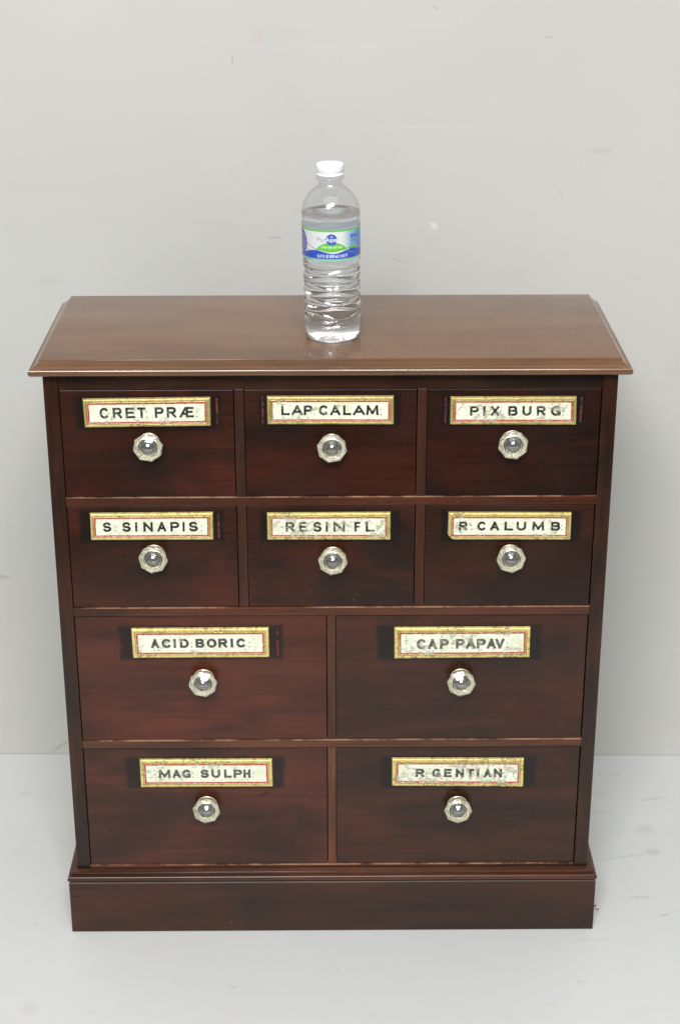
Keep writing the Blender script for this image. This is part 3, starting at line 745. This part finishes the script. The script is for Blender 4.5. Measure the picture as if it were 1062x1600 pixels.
# cap: knurled side, soft top edge, tamper band
bm = bmesh.new(); rings = []
cp = [(.0122, .1752, 0), (.0142, .1752, 0), (.0144, .1758, 0), (.0144, .1776, 0), (.0139, .1779, 0), (.0139, .1783, 0), (.0143, .1786, 1), (.01425, .1858, 1), (.0138, .1868, .3), (.0130, .1873, 0), (.0001, .1874, 0)]
NC = 180
for r, h, kn in cp:
    rings.append([bm.verts.new(((r - .00035 * kn * (k % 3 == 0)) * math.cos(2 * PI * k / NC), (r - .00035 * kn * (k % 3 == 0)) * math.sin(2 * PI * k / NC), h)) for k in range(NC)])
for a, b in zip(rings[:-1], rings[1:]):
    for k in range(NC): bm.faces.new((a[k], a[(k + 1) % NC], b[(k + 1) % NC], b[k]))
bm.faces.new(rings[-1])
cw = NT('white_cap_plastic'); cw.set(**{'Base Color': W(236, 238, 240), 'Roughness': 0.38, 'Subsurface Weight': 0.25, 'Subsurface Scale': 0.004})
link('cap', from_bm('cap', bm, True), cw.mat, bottle)

# printed wrap label (colours of the print only)
nx, ny = 900, 150
H0, H1, RL = .0912, .1236, .03085
TH, HV = np.meshgrid(np.linspace(-PI, PI, nx), np.linspace(0, 1, ny))       # TH 0 faces the front
S = TH * RL * 1000; Z = HV * (H1 - H0) * 1000                                # mm along and up
LH = (H1 - H0) * 1000
cov = lambda d, f=.12: np.clip(-d / f + .5, 0, 1)
def lay(C, col, c): return C * (1 - c[..., None]) + col * c[..., None]
C = np.broadcast_to(L3(236, 240, 238), S.shape + (3,)) * 1.0
C = lay(C, L3(150, 196, 236), sst(S, 11, 24)); C = lay(C, L3(90, 150, 224), sst(S, 24, 34))
C = lay(C, L3(150, 196, 236), sst(-S, 36, 50))
# green swell, blue wave, rims
hill = 9.0 + 10.4 * np.clip(1 - np.abs((S - .3) / 18.5) ** 2.2, 0, 1) ** .75
hill = np.maximum(hill, 11.4 + 3.4 * np.exp(-((S - 24) / 7) ** 2) * (S > 10))
C = lay(C, L3(104, 208, 62), cov(Z - hill, .2) * cov(np.abs(S - 8) - 25, 1))
wave = 9.2 + 1.7 * np.cos((S + 17) / 6.3) + .035 * np.clip(S, 0, 30)
gapc = np.exp(-((S - 5) / 9.5) ** 2)
C = lay(C, L3(232, 246, 236), cov(np.abs(Z - wave - .3 - .5 * gapc) - .25 - .75 * gapc, .25) * (np.abs(S) < 20))
C = lay(C, L3(36, 76, 204), cov(Z - wave, .2))
C = lay(C, L3(150, 190, 240), cov(np.abs(Z - (10.2 - .42 * (S - 17))) - .25, .2) * (S > 14) * (S < 30))
C = lay(C, L3(140, 222, 170), cov(Z - 1.8, .4))
C = lay(C, L3(112, 206, 84), cov(LH - 2.0 - Z, .2))
# violet seal at the left edge
dseal = np.hypot((S + 41) / 11.5, (Z - 17) / 14) - 1
C = lay(C, L3(58, 62, 176), cov(dseal * 10, .2))
for q in range(6):
    C = lay(C, L3(200, 204, 240), cov(words(S, Z, 'MADE' if q % 2 else 'WITH', -42, 7.0 + q * 3.4, 1.9, 2.7, 2.1, .5)) * .8)
for off, ll in ((0, 9), (6.2, 6)):
    C = lay(C, L3(60, 70, 180), cov(np.abs(Z - (17.2 - off - .42 * (S + 30))) - .3, .2) * (S > -31) * (S < -30 + ll * 1.6))
# roundel and words
C = lay(C, L3(34, 82, 200), cov(np.hypot(S - .2, Z - 22.4) - 5.9, .2))
tx = glyph(S, Z, 'P', -15.2, -11.8, 20.0, 5.0, .5); tx = np.minimum(tx, glyph(S, Z, 'u', -11.0, -8.6, 20.0, 5.0, .5)); tx = np.minimum(tx, glyph(S, Z, 'r', -7.6, -6.1, 20.0, 5.0, .5))
C = lay(C, L3(110, 130, 165), cov(tx))
tx = glyph(S, Z, 'A', -5.5, -1.9, 20.0, 5.0, .8)
for ch, a in (('q', -1.5), ('u', 1.2), ('a', 3.7)): tx = np.minimum(tx, glyph(S, Z, ch, a, a + 2.3, 20.0, 5.0, .75))
tx = np.minimum(tx, seg_dist(S, Z, [[(-.6, 25.0), (.4, 26.0)], [(.4, 26.0), (1.4, 25.0)]]) - .35)
C = lay(C, L3(240, 244, 250), cov(tx))
C = lay(C, L3(236, 252, 214), cov(words(S, Z, 'SPRING WATER', -10.6, 13.2, 2.4, 1.95, 1.5, .5)))
C = lay(C, L3(240, 244, 252), cov(words(S, Z, '16.9 FL OZ (500 mL) 1.05 PT', -15.6, 3.2, 3.5, 1.52, 1.25, .55)))
C = lay(C, L3(36, 70, 170), cov(words(S, Z, 'BPA', 21.8, 22.2, 4.2, 3.7, 3.0, 1.0)))
C = lay(C, L3(60, 110, 180), cov(words(S, Z, 'FREE', 21.4, 18.4, 2.4, 2.4, 1.9, .55)))
C = lay(C, L3(90, 140, 200), cov(words(S, Z, 'BOTTLE', 21.4, 15.2, 1.7, 1.9, 1.5, .4)))
C = lay(C, L3(236, 242, 248), cov(np.abs(S - 44) - 1.1, .2))
rr = RL - .00006 + .00010 * vnoise(S + 100, Z, .12, 9, 2)
P = np.stack([rr * np.sin(TH), -rr * np.cos(TH), H0 + HV * (H1 - H0)], -1)
me = grid_mesh('wrap_label', P, C)
lw = NT('glossy_printed_film')
at = lw.n('ShaderNodeVertexColor'); at.layer_name = 'print'
geo = lw.n('ShaderNodeNewGeometry')
lw.set(**{'Base Color': lw.mix(geo.outputs['Backfacing'], at.outputs['Color'], W(235, 238, 238)), 'Roughness': 0.25, 'Coat Weight': .4, 'Coat Roughness': .08})
tl_ = lw.n('ShaderNodeBsdfTranslucent'); lw.l(lw.mix(0.55, at.outputs['Color'], W(245, 248, 250)), tl_.inputs['Color'])
mx_ = lw.n('ShaderNodeMixShader'); mx_.inputs[0].default_value = 0.3
lw.l(lw.bsdf.outputs[0], mx_.inputs[1]); lw.l(tl_.outputs[0], mx_.inputs[2]); lw.l(mx_.outputs[0], lw.out.inputs['Surface'])
link('wrap_label', me, lw.mat, bottle)
